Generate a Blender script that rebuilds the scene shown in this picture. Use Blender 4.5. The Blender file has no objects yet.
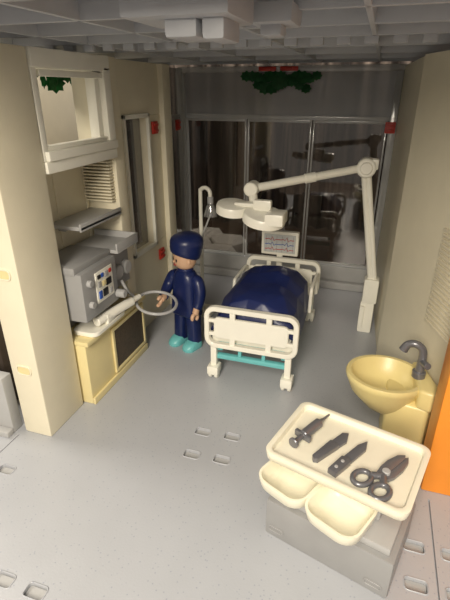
import bpy, bmesh, math, random
from mathutils import Vector, Matrix
random.seed(4)
S=bpy.context.scene
COL=S.collection
try:
    S.view_settings.view_transform='Standard'
except Exception: pass

# ---------------- materials ----------------
def mat(name,col,rough=0.4,var=0.06,scale=6,metal=0.0,bump=0.02,spec=0.5,col2=None):
    m=bpy.data.materials.new(name); m.use_nodes=True
    nt=m.node_tree; b=nt.nodes['Principled BSDF']
    tc=nt.nodes.new('ShaderNodeTexCoord'); n=nt.nodes.new('ShaderNodeTexNoise')
    n.inputs['Scale'].default_value=scale; n.inputs['Detail'].default_value=4
    nt.links.new(tc.outputs['Object'],n.inputs['Vector'])
    r=nt.nodes.new('ShaderNodeValToRGB')
    c1=[c*(1-var) for c in col]; c2=[min(1,c*(1+var)) for c in (col2 or col)]
    r.color_ramp.elements[0].color=(*c1,1); r.color_ramp.elements[0].position=.3
    r.color_ramp.elements[1].color=(*c2,1); r.color_ramp.elements[1].position=.7
    nt.links.new(n.outputs['Fac'],r.inputs['Fac']); nt.links.new(r.outputs['Color'],b.inputs['Base Color'])
    b.inputs['Roughness'].default_value=rough; b.inputs['Metallic'].default_value=metal
    b.inputs['Specular IOR Level'].default_value=spec
    if bump:
        bp=nt.nodes.new('ShaderNodeBump'); n2=nt.nodes.new('ShaderNodeTexNoise'); n2.inputs['Scale'].default_value=60
        nt.links.new(tc.outputs['Object'],n2.inputs['Vector'])
        bp.inputs['Strength'].default_value=bump*4; bp.inputs['Distance'].default_value=.01
        nt.links.new(n2.outputs['Fac'],bp.inputs['Height']); nt.links.new(bp.outputs['Normal'],b.inputs['Normal'])
    return m
def glassmat(name,tint,gloss=.1,rough=.03,diff=0.0,dcol=(.6,.6,.6)):
    m=bpy.data.materials.new(name); m.use_nodes=True
    nt=m.node_tree; nt.nodes.clear()
    o=nt.nodes.new('ShaderNodeOutputMaterial'); t=nt.nodes.new('ShaderNodeBsdfTransparent'); t.inputs[0].default_value=(*tint,1)
    g=nt.nodes.new('ShaderNodeBsdfGlossy'); g.inputs['Roughness'].default_value=rough
    mx=nt.nodes.new('ShaderNodeMixShader'); mx.inputs[0].default_value=gloss
    nt.links.new(t.outputs[0],mx.inputs[1]); nt.links.new(g.outputs[0],mx.inputs[2])
    d=nt.nodes.new('ShaderNodeBsdfDiffuse'); 
    n=nt.nodes.new('ShaderNodeTexNoise'); n.inputs['Scale'].default_value=2.5
    r=nt.nodes.new('ShaderNodeValToRGB'); r.color_ramp.elements[0].color=(*[c*.85 for c in dcol],1); r.color_ramp.elements[1].color=(*dcol,1)
    nt.links.new(n.outputs['Fac'],r.inputs[0]); nt.links.new(r.outputs[0],d.inputs[0])
    m2=nt.nodes.new('ShaderNodeMixShader'); m2.inputs[0].default_value=diff
    nt.links.new(mx.outputs[0],m2.inputs[1]); nt.links.new(d.outputs[0],m2.inputs[2]); nt.links.new(m2.outputs[0],o.inputs[0])
    return m
WALLC=mat('wall_cream_plastic',(.79,.73,.56),.42,.02)
WHITE=mat('white_plastic',(.88,.86,.76),.28,.02)
IVORY=mat('ivory_plastic',(.88,.84,.68),.3,.02)
YEL=mat('pale_yellow_plastic',(.76,.64,.29),.32,.03)
YELC=mat('cabinet_yellow_plastic',(.76,.65,.34),.36,.03)
GREY=mat('grey_plastic',(.31,.31,.31),.36,.04)
LGREY=mat('light_grey_plastic',(.43,.43,.425),.4,.04)
CEILM=mat('ceiling_grey_plastic',(.50,.515,.54),.45,.04)
SILV=mat('silver_plastic',(.19,.19,.205),.28,.08,metal=.4)
NAVY=mat('navy_plastic',(.009,.018,.088),.33,.1)
NAVY2=mat('navy_sheet_plastic',(.011,.020,.10),.35,.12)
TURQ=mat('turquoise_plastic',(.16,.52,.53),.35,.05)
SKIN=mat('skin_plastic',(.66,.42,.27),.4,.03)
BLACK=mat('black_plastic',(.012,.012,.013),.4,.1)
BROWN=mat('brown_mesh',(.075,.055,.035),.6,.25,40,bump=.08)
RED=mat('red_plastic',(.50,.035,.02),.4,.08)
ORANGE=mat('orange_plastic',(.88,.30,.03),.4,.03)
GREEN=mat('leaf_green',(.018,.15,.04),.5,.25,12)
BLUEB=mat('blue_button',(.03,.1,.45),.4)
SCREEN=mat('screen_face',(.55,.57,.56),.3)
TRACE=mat('trace_red',(.55,.05,.05),.4)
CLEARF=glassmat('clear_frame',(.8,.82,.83),.16,.15,.40,(.74,.74,.72))
SMOKE=glassmat('smoky_glass',(.60,.58,.56),.10,.03)
SIDEG=glassmat('side_glass',(.58,.58,.58),.10,.05,.10,(.42,.42,.42))
TRANSOM=glassmat('transom_glass',(.60,.60,.61),.08,.08,.45,(.62,.62,.62))
MASKM=glassmat('mask_clear',(.8,.82,.82),.2,.1,.25)
HOSE=mat('hose_grey',(.40,.40,.40),.28)

FLOOR=mat('floor_speckled_plastic',(.44,.455,.485),.34,.02,3)
nt=FLOOR.node_tree; b=nt.nodes['Principled BSDF']
ramp=[n for n in nt.nodes if n.type=='VALTORGB'][0]
tc=[n for n in nt.nodes if n.type=='TEX_COORD'][0]
v=nt.nodes.new('ShaderNodeTexVoronoi'); v.inputs['Scale'].default_value=26
nt.links.new(tc.outputs['Object'],v.inputs['Vector'])
r2=nt.nodes.new('ShaderNodeValToRGB'); r2.color_ramp.elements[0].position=.10; r2.color_ramp.elements[0].color=(1,1,1,1)
r2.color_ramp.elements[1].position=.18; r2.color_ramp.elements[1].color=(0,0,0,1)
nt.links.new(v.outputs['Distance'],r2.inputs[0])
mxx=nt.nodes.new('ShaderNodeMix'); mxx.data_type='RGBA'
nt.links.new(r2.outputs[0],mxx.inputs[0]); nt.links.new(ramp.outputs[0],mxx.inputs[6]); mxx.inputs[7].default_value=(.33,.35,.41,1)
nt.links.new(mxx.outputs[2],b.inputs['Base Color'])

CURT=bpy.data.materials.new('curtain_reflection_streaks'); CURT.use_nodes=True
nt=CURT.node_tree; b=nt.nodes['Principled BSDF']; b.inputs['Roughness'].default_value=.9
tc=nt.nodes.new('ShaderNodeTexCoord'); mp=nt.nodes.new('ShaderNodeMapping'); mp.inputs['Scale'].default_value=(4.2,1,.16)
n=nt.nodes.new('ShaderNodeTexNoise'); n.inputs['Scale'].default_value=1.6; n.inputs['Detail'].default_value=5
nt.links.new(tc.outputs['Object'],mp.inputs[0]); nt.links.new(mp.outputs[0],n.inputs['Vector'])
r=nt.nodes.new('ShaderNodeValToRGB'); e=r.color_ramp.elements
e[0].position=.40; e[0].color=(.028,.021,.017,1); e[1].position=.66; e[1].color=(.24,.19,.155,1)  # curtain streaks; their colour also stands in for reflections in the door glass
nt.links.new(n.outputs['Fac'],r.inputs[0]); nt.links.new(r.outputs[0],b.inputs['Base Color'])

# ---------------- geometry helpers ----------------
def finish(bm,name,m,parent=None,loc=(0,0,0),rot=(0,0,0),angle=35,smooth=True):
    bmesh.ops.recalc_face_normals(bm,faces=bm.faces)
    me=bpy.data.meshes.new(name); bm.to_mesh(me); bm.free()
    me.materials.append(m)
    if smooth:
        for p in me.polygons: p.use_smooth=True
        try: me.set_sharp_from_angle(angle=math.radians(angle))
        except Exception: pass
    o=bpy.data.objects.new(name,me); COL.objects.link(o)
    o.location=loc; o.rotation_euler=rot
    if parent: o.parent=parent
    return o
def empty(name,loc=(0,0,0),rz=0):
    o=bpy.data.objects.new(name,None); COL.objects.link(o); o.location=loc; o.rotation_euler=(0,0,rz); o.empty_display_size=.1
    return o
def box(name,a,b_,m,parent=None,bev=.012,rot=(0,0,0)):
    a=Vector(a); b_=Vector(b_); c=(a+b_)/2; s=b_-a
    bm=bmesh.new(); bmesh.ops.create_cube(bm,size=1)
    for v in bm.verts: v.co=Vector((v.co.x*s.x,v.co.y*s.y,v.co.z*s.z))
    bv=min(bev,min(abs(s.x),abs(s.y),abs(s.z))*.45)
    if bv>0: bmesh.ops.bevel(bm,geom=bm.edges[:],offset=bv,segments=2,profile=.6,affect='EDGES')
    return finish(bm,name,m,parent,c,rot)
def rr(w,h,r,z=0,cx=0,cy=0,n=5):
    pts=[]; r=min(r,w/2-1e-4,h/2-1e-4)
    for (sx,sy,a0) in ((1,1,0),(-1,1,90),(-1,-1,180),(1,-1,270)):
        for i in range(n+1):
            a=math.radians(a0+90*i/n)
            pts.append(Vector((cx+sx*(w/2-r)+r*math.cos(a),cy+sy*(h/2-r)+r*math.sin(a),z)))
    return pts
def el(rx,ry,z=0,cx=0,cy=0,n=32):
    return [Vector((cx+rx*math.cos(2*math.pi*i/n),cy+ry*math.sin(2*math.pi*i/n),z)) for i in range(n)]
def loft(name,loops,m,parent=None,loc=(0,0,0),rot=(0,0,0),cap=True,closed=False,mtx=None,angle=35,sub=0):
    bm=bmesh.new(); L=[]
    for lp in loops: L.append([bm.verts.new(mtx@p if mtx else p) for p in lp])
    k=len(L); rng=range(k if closed else k-1)
    for i in rng:
        A=L[i]; B=L[(i+1)%k]; n=len(A)
        for j in range(n): bm.faces.new((A[j],A[(j+1)%n],B[(j+1)%n],B[j]))
    if cap and not closed:
        bm.faces.new(L[0]); bm.faces.new(list(reversed(L[-1])))
    return finish(bm,name,m,parent,loc,rot,angle)
XZ=Matrix.Rotation(math.radians(90),4,'X')
def plate(name,w,h,r,t,m,parent=None,loc=(0,0,0),rot=(0,0,0),mtx=None,bev=.01):
    return loft(name,[rr(w-2*bev,h-2*bev,r-bev,-t/2),rr(w,h,r,-t/2+bev),rr(w,h,r,t/2-bev),rr(w-2*bev,h-2*bev,r-bev,t/2)],m,parent,loc,rot,mtx=mtx)
def frame(name,w,h,r,bw,t,m,parent=None,loc=(0,0,0),rot=(0,0,0),mtx=None,bev=.008):
    ri=max(r-bw,.01)
    return loft(name,[rr(w-2*bev,h-2*bev,r,-t/2),rr(w,h,r,-t/2+bev),rr(w,h,r,t/2-bev),rr(w-2*bev,h-2*bev,r,t/2),
      rr(w-2*bw+2*bev,h-2*bw+2*bev,ri,t/2),rr(w-2*bw,h-2*bw,ri,t/2-bev),rr(w-2*bw,h-2*bw,ri,-t/2+bev),rr(w-2*bw+2*bev,h-2*bw+2*bev,ri,-t/2)],m,parent,loc,rot,closed=True,mtx=mtx)
def tube(name,pts,rad,m,parent=None,n=14,closed=False,smoothn=6):
    P=[Vector(p) for p in pts]
    R=rad if isinstance(rad,(list,tuple)) else [rad]*len(P)
    if smoothn and len(P)>2:
        Q=[];RR=[]; k=len(P); segs=k if closed else k-1
        for i in range(segs):
            g=lambda j:(P[j%k] if closed else P[max(0,min(k-1,j))])
            p0,p1,p2,p3=g(i-1),g(i),g(i+1),g(i+2)
            for s in range(smoothn):
                t=s/smoothn
                Q.append(.5*((2*p1)+(p2-p0)*t+(2*p0-5*p1+4*p2-p3)*t*t+(3*p1-p0-3*p2+p3)*t**3))
                RR.append(R[i]*(1-t)+R[(i+1)%k]*t)
        if not closed: Q.append(P[-1]); RR.append(R[-1])
        P,R=Q,RR
    bm=bmesh.new(); rings=[]; k=len(P); up=None
    for i in range(k):
        if closed: d=(P[(i+1)%k]-P[i-1])
        else: d=P[min(i+1,k-1)]-P[max(i-1,0)]
        d.normalize()
        if up is None:
            up=Vector((0,0,1)) if abs(d.z)<.9 else Vector((1,0,0))
        x=up-d*up.dot(d); x.normalize(); y=d.cross(x); up=x
        rings.append([bm.verts.new(P[i]+R[i]*(math.cos(2*math.pi*j/n)*x+math.sin(2*math.pi*j/n)*y)) for j in range(n)])
    for i in range(k if closed else k-1):
        A=rings[i];B=rings[(i+1)%k]
        for j in range(n): bm.faces.new((A[j],A[(j+1)%n],B[(j+1)%n],B[j]))
    if not closed:
        bm.faces.new(rings[0]); bm.faces.new(list(reversed(rings[-1])))
    return finish(bm,name,m,parent,angle=50)
def cyl(name,p0,p1,r,m,parent=None,r1=None,n=24,bev=.15):
    p0=Vector(p0);p1=Vector(p1); r1=r if r1 is None else r1; L=(p1-p0).length; d=(p1-p0).normalized()
    bv=min(bev*min(r,r1),L*.3)
    q=d.to_track_quat('Z','Y').to_matrix().to_4x4(); M=Matrix.Translation(p0)@q
    return loft(name,[el(r-bv,r-bv,0,n=n),el(r,r,bv,n=n),el(r1,r1,L-bv,n=n),el(r1-bv,r1-bv,L,n=n)],m,parent,mtx=M)
def prism(name,plan,z0,z1,m,parent=None):
    return loft(name,[[Vector((x,y,z0)) for x,y in plan],[Vector((x,y,z1)) for x,y in plan]],m,parent)
def ball(name,c,r,m,parent=None,sc=(1,1,1),rot=(0,0,0)):
    bm=bmesh.new(); bmesh.ops.create_uvsphere(bm,u_segments=28,v_segments=18,radius=r)
    for v in bm.verts: v.co=Vector((v.co.x*sc[0],v.co.y*sc[1],v.co.z*sc[2]))
    return finish(bm,name,m,parent,c,rot,angle=80)

H=3.3
# ---------------- floor ----------------
fl=box('floor',(-4.6,.2,-.1),(2.6,7.35,0),FLOOR,bev=0)
fc=fl.location.copy()
cb=bmesh.new()
slots=[(-1.257,3.177),(-.97,3.2),(-1.25,2.87),(-.97,2.89),(-2.72,2.20),(-2.69,1.90),(-2.03,1.40),(-1.77,1.40),(.62,2.52),(.88,2.52),(.62,2.22),(.88,2.22)]
for (x,y) in slots:
    A=[cb.verts.new(p) for p in rr(.145,.09,.022,-.04,x,y)]; B=[cb.verts.new(p) for p in rr(.145,.09,.022,.05,x,y)]
    n=len(A)
    for j in range(n): cb.faces.new((A[j],A[(j+1)%n],B[(j+1)%n],B[j]))
    cb.faces.new(list(reversed(A))); cb.faces.new(B)
def addbox(bm,a,b):
    r=bmesh.ops.create_cube(bm,size=1); 
    for v in r['verts']: v.co=Vector(((a[0]+b[0])/2+v.co.x*(b[0]-a[0]),(a[1]+b[1])/2+v.co.y*(b[1]-a[1]),(a[2]+b[2])/2+v.co.z*(b[2]-a[2])))
addbox(cb,(.752,.1,-.03),(.764,3.0,.05)); addbox(cb,(-2.93,.1,-.03),(-2.92,2.6,.05))
cut=finish(cb,'cutter',FLOOR,smooth=False)
md=fl.modifiers.new('b','BOOLEAN'); md.object=cut; md.operation='DIFFERENCE'; md.solver='EXACT'
dg=bpy.context.evaluated_depsgraph_get(); me=bpy.data.meshes.new_from_object(fl.evaluated_get(dg)); fl.modifiers.clear(); fl.data=me
bpy.data.objects.remove(cut)
for p in fl.data.polygons: p.use_smooth=False
for i,(x,y) in enumerate(slots):
    plate('slot_bottom_%d'%i,.140,.085,.02,.008,LGREY,fl,loc=(x-fc.x,y-fc.y,-.030-fc.z),bev=.001)
    frame('slot_rim_%d'%i,.160,.105,.03,.009,.010,FLOOR,fl,loc=(x-fc.x,y-fc.y,.001-fc.z),bev=.003)

TABLE=mat('dark_wood',(.07,.045,.03),.5,.3,4)
box('ground',(-9,-3,-.2),(8,13,-.11),TABLE,bev=0)

# ---------------- walls ----------------
pl=empty('wall_left_pillar')
box('pillar',(-2.9,2.66,0),(-2.6,3.19,H),WALLC,pl,.02)
for i,z in enumerate((.73,1.65)):
    frame('slot_rim_%d'%i,.16,.10,.04,.014,.014,WALLC,pl,loc=(-2.75,2.655,z),mtx=XZ,bev=.002)
    plate('slot_%d'%i,.13,.07,.03,.006,YELC,pl,loc=(-2.75,2.657,z),mtx=XZ,bev=.001)
al=empty('wall_alcove')
box('alcove_back',(-3.12,3.2,0),(-3.0,4.33,2.38),WALLC,al)
for i in range(2):
    box('rail_%d'%i,(-3.0,3.75+i*.5,.76),(-2.985,3.79+i*.5,2.36),WALLC,al,.004)
wl=empty('wall_left')
box('post',(-3.05,4.33,0),(-2.62,4.52,H),WALLC,wl,.02)
box('under',(-2.95,4.52,0),(-2.75,5.75,1.1),WALLC,wl)
box('over',(-2.95,4.52,2.72),(-2.75,5.75,H),WALLC,wl)
box('jamb_1',(-2.95,4.52,1.1),(-2.75,4.78,2.72),WALLC,wl)
box('jamb_2',(-2.95,5.35,1.1),(-2.75,5.75,2.72),WALLC,wl)
box('post_2',(-3.1,5.72,0),(-2.68,5.95,H),WALLC,wl,.02)
box('base_strip',(-3.1,5.95,0),(-2.98,7.2,.4),WALLC,wl)
for i in range(14):
    box('rib_%d'%i,(-2.99,4.24,1.9+i*.034),(-2.66,4.335,1.917+i*.034),WALLC,wl,.004)

w1=empty('window_1')
box('sill_block',(-3.12,3.2,2.36),(-2.58,4.32,2.46),WHITE,w1,.015)
box('top_rail',(-2.95,3.2,3.16),(-2.58,4.32,3.3),WHITE,w1,.015)
box('bottom_rail',(-2.72,3.22,2.46),(-2.56,4.32,2.54),WHITE,w1,.015)
box('bottom_rail_2',(-2.68,3.26,2.54),(-2.60,4.30,2.58),WHITE,w1,.01)
box('stile_1',(-2.8,3.2,2.46),(-2.6,3.27,3.2),WHITE,w1,.012)
box('stile_2',(-2.8,4.2,2.46),(-2.58,4.32,3.2),WHITE,w1,.012)
box('stile_3',(-2.74,4.12,2.56),(-2.64,4.2,3.16),WHITE,w1,.012)
box('bead',(-2.64,3.3,3.10),(-2.6,4.2,3.15),WHITE,w1,.006)
w2=empty('window_2')
box('pane',(-2.86,4.78,1.1),(-2.85,5.35,2.72),SIDEG,w2,0)
for a,b_ in (((-2.76,4.75,1.07),(-2.72,5.38,1.12)),((-2.76,4.75,2.70),(-2.72,5.38,2.75)),((-2.76,4.75,1.07),(-2.72,4.79,2.75)),((-2.76,5.34,1.07),(-2.72,5.38,2.75))):
    box('bead',a,b_,WHITE,w2,.006)
w3=empty('window_3')
box('pane',(-3.05,5.95,.4),(-3.04,7.2,H),SIDEG,w3,0)
for a,b_ in (((-3.06,5.95,.4),(-3.0,7.2,.46)),((-3.06,6.4,.46),(-2.98,6.47,H)),((-3.06,6.98,.46),(-2.98,7.08,H)),((-3.06,5.95,2.6),(-3.0,7.2,2.66))):
    box('bar',a,b_,CLEARF,w3,.008)

wb=empty('wall_back')
box('base',(-3.1,7.2,0),(.35,7.3,.36),LGREY,wb,.015)
box('base_step',(-3.0,7.08,0),(.18,7.2,.12),LGREY,wb,.015)
box('top_rail',(-3.1,7.18,3.24),(.3,7.3,3.32),CLEARF,wb,.01)
box('mid_rail',(-3.05,7.19,2.60),(.2,7.28,2.66),CLEARF,wb,.01)
box('transom',(-3.05,7.23,2.66),(.2,7.24,3.24),TRANSOM,wb,0)
box('end_post_1',(-3.08,7.16,.36),(-3.0,7.28,3.24),CLEARF,wb,.01)
box('end_post_2',(.1,7.16,.36),(.2,7.28,3.24),CLEARF,wb,.01)
xs=[-3.0,-1.98,-.975,.09]
for i in range(3):
    d=empty('door_%d'%(i+1),(0,0,0)); x0,x1=xs[i]+.01,xs[i+1]-.01
    box('pane',(x0+.03,7.215,.42),(x1-.03,7.222,2.56),SMOKE,d,0)
    box('stile_1',(x0,7.19,.37),(x0+.024,7.24,2.6),CLEARF,d,.006)
    box('stile_2',(x1-.024,7.19,.37),(x1,7.24,2.6),CLEARF,d,.006)
    box('rail_1',(x0+.024,7.19,.37),(x1-.024,7.24,.42),CLEARF,d,.006)
    box('rail_2',(x0+.024,7.19,2.56),(x1-.024,7.24,2.6),CLEARF,d,.006)

wr=empty('wall_right')
prism('panel_back',[(.2,7.3),(.33,5.0),(.55,5.0),(.45,7.3)],0,H,WALLC,wr)
prism('panel_front',[(.30,5.05),(.88,3.38),(1.1,3.38),(.55,5.1)],0,H,WALLC,wr)
dirv=Vector((.88-.30,3.38-5.05,0)).normalized()
ang=math.atan2(dirv.y,dirv.x)
c=Vector((.30,5.05,0))+dirv*1.26
for i in range(20):
    o=box('louvre_%d'%i,(-.26,-.018,0),(.26,.018,.026),WALLC,wr,.009)
    o.location=(c.x,c.y,1.08+i*.045); o.rotation_euler=(0,0,ang)
box('wall_front_panel',(.70,3.08,0),(1.9,3.37,H),ORANGE,None,.02)

def clip(loc,rz):
    e=empty('red_bracket',loc,rz)
    box('plate',(-.07,-.03,-.075),(.07,.0,.075),RED,e,.01)
    box('tab_1',(-.05,-.05,.02),(.05,-.025,.05),RED,e,.008); box('tab_2',(-.05,-.05,-.05),(.05,-.025,-.02),RED,e,.008)
clip((-2.745,5.52,2.57),math.pi/2); clip((-2.975,6.78,2.52),math.pi/2); clip((-2.745,5.5,.9),math.pi/2)
clip((.12,7.155,2.52),0)
for x in (-1.68,-1.36):
    e=empty('red_bracket',(x,7.17,3.28)); box('plate',(-.13,-.03,-.03),(.13,0,.03),RED,e,.01); box('tab',(-.05,-.05,-.015),(.05,-.025,.02),RED,e,.006)

# ---------------- ceiling ----------------
ce=empty('ceiling')
box('slab',(-3.4,1.25,3.50),(2.2,7.5,3.58),CEILM,ce,.01)
xsr=[-3.35,-2.55,-1.75,-.95,-.15,.65,1.45]
for i,x in enumerate(xsr): box('rib_y_%d'%i,(x,1.3,3.36),(x+.035,7.4,3.51),CEILM,ce,.008)
for i,y in enumerate([1.3,1.95,2.6,3.25,3.9,4.8,5.7,6.6,7.35]): box('rib_x_%d'%i,(-3.35,y,3.36),(2.1,y+.04,3.51),CEILM,ce,.008)
for i in range(26):
    box('tooth_%d'%i,(-3.2+i*.2,3.93,3.31),(-3.1+i*.2,3.98,3.37),CEILM,ce,.008)
cc=empty('ceiling_connector')
box('body',(-1.10,1.95,3.27),(-.62,2.35,3.38),CEILM,cc,.02)
box('boss_1',(-.93,2.02,3.20),(-.78,2.26,3.28),CEILM,cc,.02)
box('boss_2',(-.76,2.02,3.19),(-.66,2.26,3.28),CEILM,cc,.02)
box('body_2',(-.68,2.42,3.29),(-.46,2.70,3.38),CEILM,cc,.02)
box('peg_2',(-.63,2.48,3.24),(-.52,2.62,3.30),CEILM,cc,.02)

# ---------------- outside ----------------
bm=bmesh.new(); N=300; rows=[]
for k in range(2):
    rows.append([bm.verts.new((-9+17*i/N,11+.14*math.sin(i*.9)+.07*math.sin(i*.37+1),-.1+8*k)) for i in range(N+1)])
for i in range(N): bm.faces.new((rows[0][i],rows[0][i+1],rows[1][i+1],rows[1][i]))
finish(bm,'curtain',CURT,angle=80)
BEIGE=mat('beige_painted',(.76,.69,.54),.6,.03)
box('backdrop_panel',(-4.4,4.2,-.1),(-4.3,7.0,5.0),BEIGE,None,.01)
box('dark_filler_box',(-4.6,2.95,0),(-3.3,3.9,1.3),mat('dark_brown',(.06,.045,.035),.5),None,.02)  # plain box added to keep the gap left of the pillar dark
PATIO=mat('patio_tile_plastic',(.66,.64,.58),.45,.08,5)
pt=empty('patio_tiles')
for i in range(3):
    for j in range(2):
        loft('tile_%d_%d'%(i,j),[el(.40,.40,-.1,n=6),el(.40,.40,.16,n=6),el(.37,.37,.19,n=6)],PATIO,pt,loc=(-4.0+i*.64,7.9+j*.74+(i%2)*.37,0))
def leaves(name,pts,sz):
    e=empty(name)
    for i,p in enumerate(pts):
        bm=bmesh.new(); k=8; ctr=bm.verts.new((0,0,0.01)); ring=[]; s_=sz*random.uniform(.7,1.2)
        for j in range(2*k):
            a=math.pi*j/k; rr_=s_*(1 if j%2==0 else .74)
            ring.append(bm.verts.new((rr_*math.cos(a),rr_*.8*math.sin(a),0)))
        for j in range(2*k): bm.faces.new((ctr,ring[j],ring[(j+1)%(2*k)]))
        bmesh.ops.solidify(bm,geom=bm.faces[:],thickness=.012)
        finish(bm,'leaf_%d'%i,GREEN,e,p,(math.radians(90+random.uniform(-8,8)),0,random.uniform(-.1,.1)))
    return e
leaves('hanging_foliage',[(-1.98+.085*i,7.13+random.uniform(-.02,.02),3.19-random.uniform(0,.05)) for i in range(13)]+[(-1.80+.10*i,7.12+random.uniform(-.02,.02),3.07-.05*math.sin(i*1.1)) for i in range(8)],.10)
lf=leaves('hanging_foliage',[(-3.25+random.uniform(-.04,.04),3.95+.085*i,3.24-.06*abs(math.sin(i*1.7))) for i in range(10)]+[(-3.25+random.uniform(-.04,.04),4.2+.09*i,3.10-.05*math.sin(i*1.2)) for i in range(6)],.11)
for q in lf.children: q.rotation_euler=(math.radians(90),0,math.radians(90+random.uniform(-25,25)))

gu=empty('grey_side_wall'); box('panel',(-3.9,2.6,0),(-2.98,2.72,.62),LGREY,gu,.015); box('foot',(-3.9,2.52,0),(-2.98,2.6,.06),LGREY,gu,.01)

# ---------------- cabinet / shelf / console ----------------
cab=empty('storage_cabinet')
box('carcass',(-2.98,3.22,0.0),(-2.50,4.31,.70),YELC,cab,.015)
box('carcass_end',(-2.6,4.30,0.0),(-2.50,4.42,.70),YELC,cab,.01)
box('worktop',(-2.99,3.21,.70),(-2.46,4.32,.75),YELC,cab,.012)
box('worktop_end',(-2.60,4.31,.70),(-2.46,4.44,.75),YELC,cab,.01)
box('plinth',(-2.5,3.22,0),(-2.47,4.42,.08),YELC,cab,.008)
box('mesh_door',(-2.505,3.72,.14),(-2.485,4.36,.62),BROWN,cab,.004)
for a,b_ in (((-2.5,3.68,.10),(-2.475,4.40,.14)),((-2.5,3.68,.62),(-2.475,4.40,.66)),((-2.5,3.68,.14),(-2.475,3.72,.62)),((-2.5,4.36,.14),(-2.475,4.40,.62))):
    box('door_frame',a,b_,YELC,cab,.006)
sh=empty('wall_shelf')
box('board',(-2.985,3.55,1.77),(-2.6,4.31,1.81),LGREY,sh,.01); box('lip',(-2.62,3.55,1.76),(-2.6,4.31,1.84),LGREY,sh,.006)
box('cleat',(-2.985,3.7,1.70),(-2.9,4.2,1.77),LGREY,sh,.01)
con=empty('control_console')
box('body',(-2.95,3.23,.96),(-2.44,3.84,1.46),GREY,con,.025)
box('top_lid',(-2.97,3.22,1.44),(-2.5,3.85,1.52),GREY,con,.02)
box('side_unit',(-2.95,3.86,1.0),(-2.56,4.30,1.46),GREY,con,.02)
box('side_top',(-2.97,3.86,1.46),(-2.42,4.31,1.50),LGREY,con,.012)
box('lip_a',(-2.44,3.86,1.48),(-2.42,4.31,1.57),LGREY,con,.006); box('lip_b',(-2.97,4.29,1.48),(-2.42,4.31,1.57),LGREY,con,.006)
box('label',(-2.445,3.44,1.08),(-2.43,3.74,1.40),WHITE,con,.004)
k=0
for (y,z,w,h,mm) in [(3.49,1.35,.05,.04,BLACK),(3.55,1.35,.04,.04,BLUEB),(3.62,1.34,.06,.06,LGREY),(3.69,1.35,.04,.04,RED),(3.49,1.27,.05,.06,LGREY),(3.57,1.26,.06,.05,YELC),(3.65,1.25,.09,.07,BLACK),(3.49,1.16,.05,.08,BLUEB),(3.58,1.16,.08,.08,BLACK),(3.68,1.14,.05,.06,LGREY)]:
    box('button_%d'%k,(-2.432,y-w/2,z-h/2),(-2.420,y+w/2,z+h/2),mm,con,.004); k+=1
for (y,z) in ((3.33,1.34),(3.33,1.12)): cyl('dial_%d'%k,(-2.45,y,z),(-2.40,y,z),.035,LGREY,con); k+=1
cyl('gauge',(-2.57,4.0,1.2),(-2.5,4.0,1.2),.08,LGREY,con); cyl('gauge_2',(-2.57,4.18,1.2),(-2.5,4.18,1.2),.08,LGREY,con)
cyl('knob',(-2.44,3.8,1.05),(-2.34,3.8,1.05),.045,LGREY,con)
box('bracket',(-2.95,3.4,.752),(-2.80,4.1,1.0),GREY,con,.01)
hp=empty('white_handpiece')
plate('tray',.30,.62,.08,.05,WHITE,hp,loc=(-2.57,3.62,.778))
cyl('barrel',(-2.5,3.45,.86),(-2.38,3.98,.88),.05,WHITE,hp); cyl('nozzle',(-2.38,3.98,.88),(-2.36,4.12,.88),.03,WHITE,hp)
box('clip',(-2.54,3.55,.80),(-2.42,3.7,.90),WHITE,hp,.015)
rg=empty('breathing_hose')
c=Vector((-2.18,4.18,.80)); pts=[]
for i in range(24):
    a=2*math.pi*i/24; pts.append(c+Vector((.23*math.cos(a),.215*math.sin(a),.03*math.sin(a)-.03*math.cos(a))))
tube('ring',pts,.018,HOSE,rg,closed=True,smoothn=2)
tube('lead',[(-2.40,4.15,.83),(-2.43,4.06,.92),(-2.44,3.98,1.03),(-2.48,3.97,1.12)],.018,HOSE,rg)

# ---------------- doctor figure ----------------
doc=empty('surgeon_figure',(-2.03,4.70,0),math.radians(-20)); doc.scale=(.94,.94,.98)
for s,nm in ((-1,'leg_r'),(1,'leg_l')):
    lx=.108*s
    loft(nm,[rr(.17,.17,.06,.07,lx*1.15,0),rr(.175,.18,.065,.10,lx*1.15,0),rr(.17,.18,.065,.30,lx*1.05,.0),rr(.185,.21,.07,.50,lx*.9,.01),rr(.18,.20,.07,.58,lx*.85,.01)],NAVY,doc,angle=60)
    loft('shoe_'+nm,[rr(.17,.30,.08,0,lx*1.18,-.06),rr(.185,.32,.09,.02,lx*1.18,-.06),rr(.18,.31,.09,.06,lx*1.18,-.055),rr(.165,.24,.07,.095,lx*1.18,-.03),rr(.15,.16,.06,.12,lx*1.15,0)],TURQ,doc,angle=60)
loft('tunic',[rr(.42,.26,.10,.46),rr(.44,.28,.11,.48),rr(.42,.27,.11,.60),rr(.38,.26,.11,.75),rr(.37,.25,.12,.90),rr(.34,.24,.12,.98),rr(.26,.20,.10,1.035),rr(.15,.15,.07,1.06),rr(.13,.13,.06,1.12)],NAVY,doc,angle=70)
tube('collar',[(.09*math.cos(a*math.pi/8),.08*math.sin(a*math.pi/8),1.065) for a in range(16)],.018,NAVY2,doc,closed=True,smoothn=2,n=8)
hd=empty('head_assembly',(0,0,0),math.radians(-28)); hd.parent=doc
loft('head',[el(.08,.08,1.08),el(.12,.115,1.10),el(.145,.14,1.15),el(.152,.148,1.22),el(.152,.148,1.30),el(.14,.14,1.37),el(.10,.10,1.41)],SKIN,hd,angle=80)
for s in (-1,1):
    ball('eye_%d'%s,(.055*s,-.137,1.205),.018,BLACK,hd,(1,.5,1.2)); ball('ear_%d'%s,(.150*s,.0,1.19),.030,SKIN,hd,(.5,.8,1))
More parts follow.
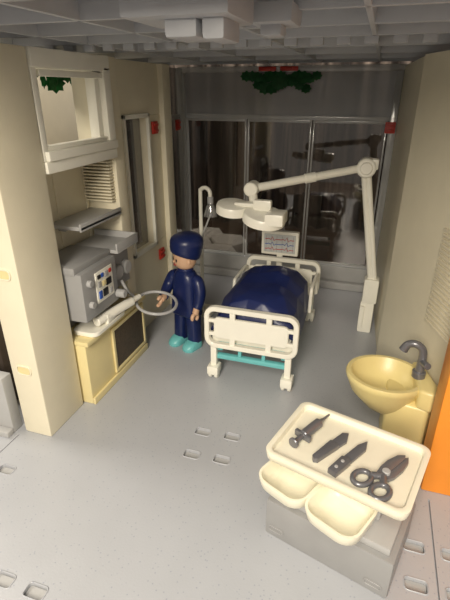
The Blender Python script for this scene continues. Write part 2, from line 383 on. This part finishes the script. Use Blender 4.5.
tube('mouth',[(-.04,-.137,1.145),(0,-.146,1.132),(.04,-.137,1.145)],.006,TRACE,hd)
ball('nose',(0,-.152,1.18),.014,SKIN,hd)
loops=[]
for (r_,z,oy) in ((.150,1.255,0),(.166,1.235,0),(.184,1.25,.005),(.196,1.285,.01),(.203,1.32,.015),(.202,1.345,.018),(.210,1.37,.025),(.212,1.41,.03),(.198,1.455,.035),(.16,1.492,.04),(.10,1.512,.04),(.04,1.518,.04)):
    loops.append([Vector((r_*math.cos(2*math.pi*i/32),oy+r_*math.sin(2*math.pi*i/32),z-.05*(math.sin(2*math.pi*i/32))*max(0,(1.5-z)/.25))) for i in range(32)])
loft('surgical_cap',loops,NAVY,hd,angle=60)
def hand(nm,c,d,sidev):
    c=Vector(c); d=Vector(d).normalized(); s=Vector(sidev).normalized()
    cyl('wrist_'+nm,c-d*.07,c+d*.01,.042,SKIN,doc,n=18)
    P=[c+d*.055+(-d*math.cos(math.radians(a))+s*math.sin(math.radians(a)))*.048 for a in range(-135,136,30)]
    tube('grip_'+nm,P,[.018]+[.025]*(len(P)-2)+[.018],SKIN,doc,n=12,smoothn=3)
tube('sleeve_r',[(-.15,.0,.965),(-.21,-.02,.92),(-.245,-.07,.82),(-.225,-.17,.74),(-.19,-.23,.715)],[.065,.08,.077,.066,.062],NAVY,doc,n=18)
hand('r',(-.18,-.28,.70),(.12,-1,-.25),(0,.2,1))
tube('sleeve_l',[(.15,.0,.965),(.21,.0,.92),(.255,-.02,.80),(.262,-.06,.68),(.258,-.09,.62)],[.065,.08,.077,.066,.062],NAVY,doc,n=18)
hand('l',(.256,-.115,.565),(0,-.35,-1),(0,1,-.3))

# ---------------- bed ----------------
bed=empty('hospital_bed',(-1.04,4.08,0))
def board(nm,y,extra):
    frame(nm+'_frame',1.03,.50,.12,.055,.07,WHITE,bed,loc=(0,y,.665),mtx=XZ)
    plate(nm+'_panel',.82,.25,.05,.045,WHITE,bed,loc=(0,y,.66),mtx=XZ)
    for x in (-.2,.2): box(nm+'_strut',(x-.03,y-.02,.43),(x+.03,y+.02,.56),WHITE,bed,.006); box(nm+'_strut',(x-.03,y-.02,.77),(x+.03,y+.02,.88),WHITE,bed,.006)
    for x in (-.42,.42):
        box(nm+'_side',(x-.055,y-.02,.56),(x+.055,y+.02,.60),WHITE,bed,.006); box(nm+'_side2',(x-.055,y-.02,.72),(x+.055,y+.02,.76),WHITE,bed,.006)
        box(nm+'_leg',(x-.035,y-.01,.14),(x+.035,y+.06,.46),WHITE,bed,.012)
        box(nm+'_fork',(x-.065,y-.06,.06),(x+.065,y+.09,.17),WHITE,bed,.02)
        for k in (-1,1): cyl(nm+'_wheel',(x+k*.035-.02,y+.01,.065),(x+k*.035+.02,y+.01,.065),.064,WHITE,bed)
board('foot',0,0); board('head',1.72,0)
box('rail_l',(-.40,.05,.34),(-.33,1.68,.42),TURQ,bed,.015); box('rail_r',(.33,.05,.34),(.40,1.68,.42),TURQ,bed,.015)
box('cross_1',(-.45,.03,.24),(.45,.09,.30),TURQ,bed,.015); box('cross_2',(-.45,1.62,.22),(.45,1.68,.30),TURQ,bed,.015)
box('cross_3',(-.36,.3,.34),(.36,.38,.40),TURQ,bed,.015)
box('cross_4',(-.38,.06,.38),(.38,.12,.46),TURQ,bed,.015)
for x in (-.15,.12): box('link',(x,.04,.28),(x+.04,.09,.42),TURQ,bed,.01)
box('base',(-.46,.06,.44),(.46,1.68,.52),WHITE,bed,.02)
box('mattress',(-.43,.08,.52),(.43,1.66,.62),WHITE,bed,.04)
plate('pillow',.62,.34,.09,.09,WHITE,bed,loc=(0,1.45,.66),bev=.03)
for s in (-1,1):
    tube('guard_%d'%s,[(s*.49,1.0,.5),(s*.49,1.02,.76),(s*.49,1.1,.80),(s*.49,1.5,.80),(s*.49,1.58,.76),(s*.49,1.6,.5)],.022,WHITE,bed,smoothn=4)
bm=bmesh.new(); g=[]
US=[-1,-.97,-.86,-.58,-.20,.20,.58,.87,.97,1]
VS=[0,.03,.10,.25,.45,.62,.78,.92,1.0]
ZU=[-.12,.02,.24,.375,.42,.43,.375,.23,.02,-.12]
ZV=[.15,.42,.78,.92,1.0,1.08,1.10,.98,.45]
rnd=random.Random(7)
for j,v_ in enumerate(VS):
    row=[]
    for i,u in enumerate(US):
        inner=1 if 1<i<8 and 1<j<8 else 0
        x=u*.485*(1-.06*v_)+inner*rnd.uniform(-.03,.03)
        y=.055+1.18*v_+inner*rnd.uniform(-.035,.035)
        z=.60+ZU[i]*(ZV[j] if ZU[i]>0 else 1)+inner*rnd.uniform(-.03,.03)
        row.append(bm.verts.new((x,y,z)))
    g.append(row)
for j in range(len(VS)-1):
    for i in range(len(US)-1):
        a,b_,c_,d_=g[j][i],g[j][i+1],g[j+1][i+1],g[j+1][i]
        if (i+j)%2: bm.faces.new((a,b_,c_)); bm.faces.new((a,c_,d_))
        else: bm.faces.new((a,b_,d_)); bm.faces.new((b_,c_,d_))
bmesh.ops.bevel(bm,geom=bm.edges[:],offset=.010,segments=2,profile=.5,affect='EDGES')
cv=finish(bm,'patient_cover',NAVY2,bed,angle=40)
md=cv.modifiers.new('s','SOLIDIFY'); md.thickness=.02; md.offset=-1

mon=empty('heart_monitor',(-1.13,5.93,0))
box('case',(-.26,0,.90),(.26,.10,1.24),WHITE,mon,.02)
box('screen',(-.22,-.012,.94),(.22,.004,1.20),SCREEN,mon,.006)
def trace(z,m,amp):
    pts=[(-.2+.4*i/16,-.018,z+amp*[0,0,.3,-.2,1,-.6,.1,0][i%8]) for i in range(17)]
    tube('trace',pts,.005,m,mon,n=6,smoothn=0)
trace(1.13,TRACE,.035); trace(1.06,BLUEB,.03); trace(.99,TRACE,.03)
for i in range(6): box('grid_%d'%i,(-.19+.075*i,-.015,.95),(-.185+.075*i,-.011,1.18),GREY,mon,0)
box('stem',(-.04,.03,.06),(.04,.08,.92),WHITE,mon,.01); plate('foot',.4,.2,.05,.06,WHITE,mon,loc=(0,.06,.03))

# ---------------- lamp ----------------
lp=empty('surgical_lamp')
box('base',(.04,5.70,0),(.22,5.90,.46),WHITE,lp,.025)
box('base_cap',(.05,5.68,.44),(.24,5.88,.78),WHITE,lp,.03)
box('base_rib',(.04,5.66,.08),(.10,5.72,.40),WHITE,lp,.01)
top=Vector((-.10,5.62,2.19)); jl=Vector((-1.30,5.0,1.99))
for dx in (-.025,.025): cyl('pole',(.15+dx,5.76,.74),top+Vector((dx,0,-.04)),.034,WHITE,lp)
cyl('elbow',top+Vector((0,-.10,0)),top+Vector((0,.10,0)),.11,WHITE,lp)
cyl('elbow_cap',top+Vector((0,-.13,0)),top+Vector((0,-.09,0)),.07,WHITE,lp)
box('elbow_block',top-Vector((.0,.06,.02)),top+Vector((.13,.06,.10)),WHITE,lp,.02)
cyl('arm',top,jl,.046,WHITE,lp,n=20)
cyl('arm_sleeve',top+(jl-top)*.45,top+(jl-top)*.55,.056,WHITE,lp)
cyl('arm_joint',jl+Vector((0,-.09,0)),jl+Vector((0,.09,0)),.08,WHITE,lp)
cyl('drop',jl,jl+Vector((.05,-.1,-.16)),.05,WHITE,lp)
box('yoke',(-1.45,4.78,1.82),(-1.05,4.92,1.87),WHITE,lp,.02)
def head(nm,c,r,rot):
    loft(nm,[el(r*.80,r*.80,-.06),el(r,r,-.045),el(r,r,.025),el(r*.93,r*.93,.05),el(r*.55,r*.55,.062)],WHITE,lp,loc=c,rot=rot,angle=40)
    loft(nm+'_lens',[el(r*.7,r*.7,-.07),el(r*.7,r*.7,-.056)],LGREY,lp,loc=c,rot=rot)
head('head_1',(-1.48,4.84,1.79),.19,(math.radians(8),math.radians(6),0))
head('head_2',(-1.09,4.74,1.735),.235,(math.radians(8),math.radians(8),0))
box('head_block',(-1.04,4.52,1.70),(-.84,4.8,1.83),WHITE,lp,.025)
box('handle',(-1.22,4.74,1.80),(-1.02,4.82,1.92),WHITE,lp,.02)

iv=empty('oxygen_stand',(-2.17,5.62,0))
plate('foot',.34,.34,.08,.06,WHITE,iv,loc=(0,0,.03))
tube('pole',[(0,0,.05),(0,0,.9),(0,0,1.72),(.01,0,1.81),(.08,-.02,1.84),(.14,-.03,1.80),(.15,-.03,1.70)],.026,WHITE,iv)
cyl('nozzle',(.15,-.03,1.73),(.15,-.03,1.64),.04,HOSE,iv)
loft('mask',[el(.03,.03,.02),el(.06,.05,-.04),el(.085,.07,-.12),el(.095,.075,-.16)],MASKM,iv,loc=(.15,-.03,1.63),cap=False)
tube('hose',[(.15,-.03,1.5),(.10,-.06,1.35),(.04,-.05,1.2),(.02,-.03,1.0)],.012,HOSE,iv)

# ---------------- sink ----------------
sk=empty('wash_basin',(0,0,0))
cx,cy=.33,3.70
loft('bowl',[el(.12,.11,.28,cx+.1,cy),el(.20,.18,.36,cx+.04,cy),el(.29,.26,.50,cx,cy),el(.34,.305,.62,cx,cy),el(.35,.315,.66,cx,cy),el(.34,.305,.68,cx,cy),el(.305,.27,.68,cx,cy),el(.28,.245,.63,cx,cy),el(.22,.19,.53,cx,cy),el(.10,.09,.49,cx+.02,cy)],YEL,sk,angle=50)
cyl('drain',(cx+.02,cy,.488),(cx+.02,cy,.497),.035,YELC,sk)
def rprism(nm,plan,z0,z1,m,par,bev=.03):
    bm=bmesh.new(); A=[bm.verts.new((x,y,z0)) for x,y in plan]; B=[bm.verts.new((x,y,z1)) for x,y in plan]; n=len(A)
    for j in range(n): bm.faces.new((A[j],A[(j+1)%n],B[(j+1)%n],B[j]))
    bm.faces.new(A[::-1]); bm.faces.new(B)
    bmesh.ops.bevel(bm,geom=bm.edges[:],offset=bev,segments=3,profile=.5,affect='EDGES')
    return finish(bm,nm,m,par)
rprism('ledge',[(.60,3.48),(.72,3.44),(.76,3.60),(.64,3.98),(.56,3.95)],.50,.70,YEL,sk)
rprism('pedestal',[(.36,3.52),(.70,3.46),(.76,3.60),(.62,3.96),(.36,3.90)],0,.52,YEL,sk)
cyl('tap_base',(.60,3.70,.69),(.60,3.70,.76),.058,SILV,sk)
tube('tap',[(.60,3.70,.74),(.605,3.70,.88),(.59,3.705,.97),(.53,3.71,1.01),(.47,3.72,.99),(.44,3.72,.93)],[.043,.036,.034,.034,.034,.04],SILV,sk)
cyl('tap_knob',(.61,3.68,.86),(.64,3.58,.88),.03,SILV,sk)

# ---------------- instrument table ----------------
tb=empty('instrument_table',(.07,2.47,0),math.radians(-16))
box('base',(-.44,-.30,0),(.46,.28,.34),GREY,tb,.02)
box('base_top',(-.40,-.26,.34),(.42,.26,.40),LGREY,tb,.015)
for x in (-.35,.36):
    frame('base_slot',.12,.05,.02,.01,.01,GREY,tb,loc=(x,-.302,.08),mtx=XZ,bev=.002)
box('column',(-.16,-.10,.40),(.30,.18,.72),LGREY,tb,.03)
W,D=.95,.66
loft('tray',[rr(W-.10,D-.10,.05,.70),rr(W-.02,D-.02,.06,.735),rr(W,D,.07,.78),rr(W,D,.07,.80),rr(W-.03,D-.03,.06,.805),rr(W-.07,D-.07,.05,.80),rr(W-.09,D-.09,.045,.765)],IVORY,tb,angle=40)
sw=empty('bowl_arm',(-.07,-.22,0),math.radians(-10)); sw.parent=tb
for s in (-1,1):
    x=s*.19-.02
    loft('bowl_%d'%s,[rr(.26,.28,.08,.47,x,-.05),rr(.36,.36,.10,.53,x,-.05),rr(.38,.39,.10,.60,x,-.05),rr(.38,.39,.10,.615,x,-.05),rr(.35,.36,.09,.615,x,-.05),rr(.33,.34,.08,.60,x,-.05),rr(.30,.31,.07,.53,x,-.05),rr(.25,.26,.06,.505,x,-.05)],IVORY,sw,angle=45)
box('bowl_support',(-.3,-.05,.42),(.3,.16,.50),IVORY,sw,.02)

ZT=.768
def inst(name,x,y,deg,sc=1.0): 
    e=empty(name,(x,y,ZT),math.radians(deg)); e.scale=(sc,sc,sc); return e
s=inst('syringe',-.19,2.60,62,1.08)
cyl('barrel',(-.10,0,.035),(.08,0,.035),.034,SILV,s); cyl('plunger',(-.19,0,.035),(-.09,0,.035),.018,SILV,s)
cyl('thumb',(-.205,0,.035),(-.185,0,.035),.036,SILV,s); box('flange',(-.11,-.06,.012),(-.085,.06,.058),SILV,s,.006)
cyl('tip',(.07,0,.035),(.12,0,.035),.022,SILV,s,r1=.014); cyl('needle',(.11,0,.035),(.20,0,.035),.011,SILV,s,r1=.006)
def flat(name,pts,z0,z1,m,par):
    bm=bmesh.new(); A=[bm.verts.new((x,y,z0)) for x,y in pts]; B=[bm.verts.new((x,y,z1)) for x,y in pts]; n=len(A)
    for j in range(n): bm.faces.new((A[j],A[(j+1)%n],B[(j+1)%n],B[j]))
    bm.faces.new(A[::-1]); bm.faces.new(B)
    bmesh.ops.bevel(bm,geom=bm.edges[:],offset=.005,segments=2,profile=.6,affect='EDGES')
    return finish(bm,name,m,par)
s=inst('scalpel',-.03,2.49,58)
flat('handle',[(-.19,-.025),(.02,-.036),(.02,.036),(-.19,.025),(-.21,0)],0,.04,SILV,s)
flat('blade',[(.02,-.036),(.10,-.042),(.18,.0),(.15,.034),(.02,.034)],.005,.028,SILV,s)
s=inst('surgical_knife',.09,2.42,60)
flat('handle',[(-.21,-.034),(-.05,-.038),(-.03,0),(-.05,.034),(-.21,.03)],0,.042,SILV,s)
flat('blade',[(-.05,-.034),(.13,-.038),(.21,0),(.13,.026),(-.05,.03)],.004,.028,SILV,s)
cyl('rivet_1',(-.16,0,.040),(-.16,0,.048),.012,LGREY,s); cyl('rivet_2',(-.09,0,.040),(-.09,0,.048),.012,LGREY,s)
s=inst('scissors',.31,2.33,54)
flat('blade_1',[(-.05,-.035),(.02,-.055),(.12,-.052),(.20,-.035),(.245,-.006),(.20,.014),(.05,.014),(-.03,.02)],.002,.030,SILV,s)
flat('blade_2',[(-.05,.035),(-.03,-.02),(.05,-.012),(.20,-.006),(.235,.012),(.19,.045),(.10,.055),(.02,.05)],.014,.042,SILV,s)
for k in (-1,1):
    tube('loop_%d'%k,[(-.14+.066*math.cos(a*math.pi/6),k*.068+.05*math.sin(a*math.pi/6),.022) for a in range(12)],.0185,SILV,s,closed=True,smoothn=2,n=10)
    tube('shank_%d'%k,[(-.085,k*.052,.022),(-.05,k*.025,.022),(-.01,-k*.005,.022)],.024,SILV,s,smoothn=3,n=10)
cyl('pivot',(.01,0,.0),(.01,0,.052),.026,LGREY,s)

# ---------------- lights ----------------
def area(name,loc,target,size,energy,col):
    l=bpy.data.lights.new(name,'AREA'); l.size=size; l.energy=energy; l.color=col
    o=bpy.data.objects.new(name,l); COL.objects.link(o); o.location=loc
    o.rotation_euler=(Vector(target)-Vector(loc)).to_track_quat('-Z','Y').to_euler()
area('room_light',(-.6,-4.4,4.9),(-.9,5.0,1.4),2.2,560,(1,.90,.75))
area('overhead_room_light',(-.4,-3.0,7.0),(-.6,3.0,.2),2.6,360,(1,.91,.78))
area('side_room_light',(-7,3,6.5),(-3.6,5,2),2.0,280,(1,.92,.80))
area('patio_fill_light',(-1,9.0,7.5),(-1.5,8.6,0),2.0,260,(1,.95,.88))  # unseen fill, added to brighten the tiles and curtain behind the doors
w=bpy.data.worlds.new('world'); S.world=w; w.use_nodes=True
w.node_tree.nodes['Background'].inputs[0].default_value=(1,.91,.80,1); w.node_tree.nodes['Background'].inputs[1].default_value=.36

cd=bpy.data.cameras.new('camera'); cam=bpy.data.objects.new('camera',cd); COL.objects.link(cam)
cam.location=(0,0,3); cam.rotation_euler=(math.radians(65),0,math.radians(18))
cd.sensor_fit='VERTICAL'; cd.sensor_height=24; cd.sensor_width=18; cd.lens=18; cd.clip_start=.02
S.camera=cam
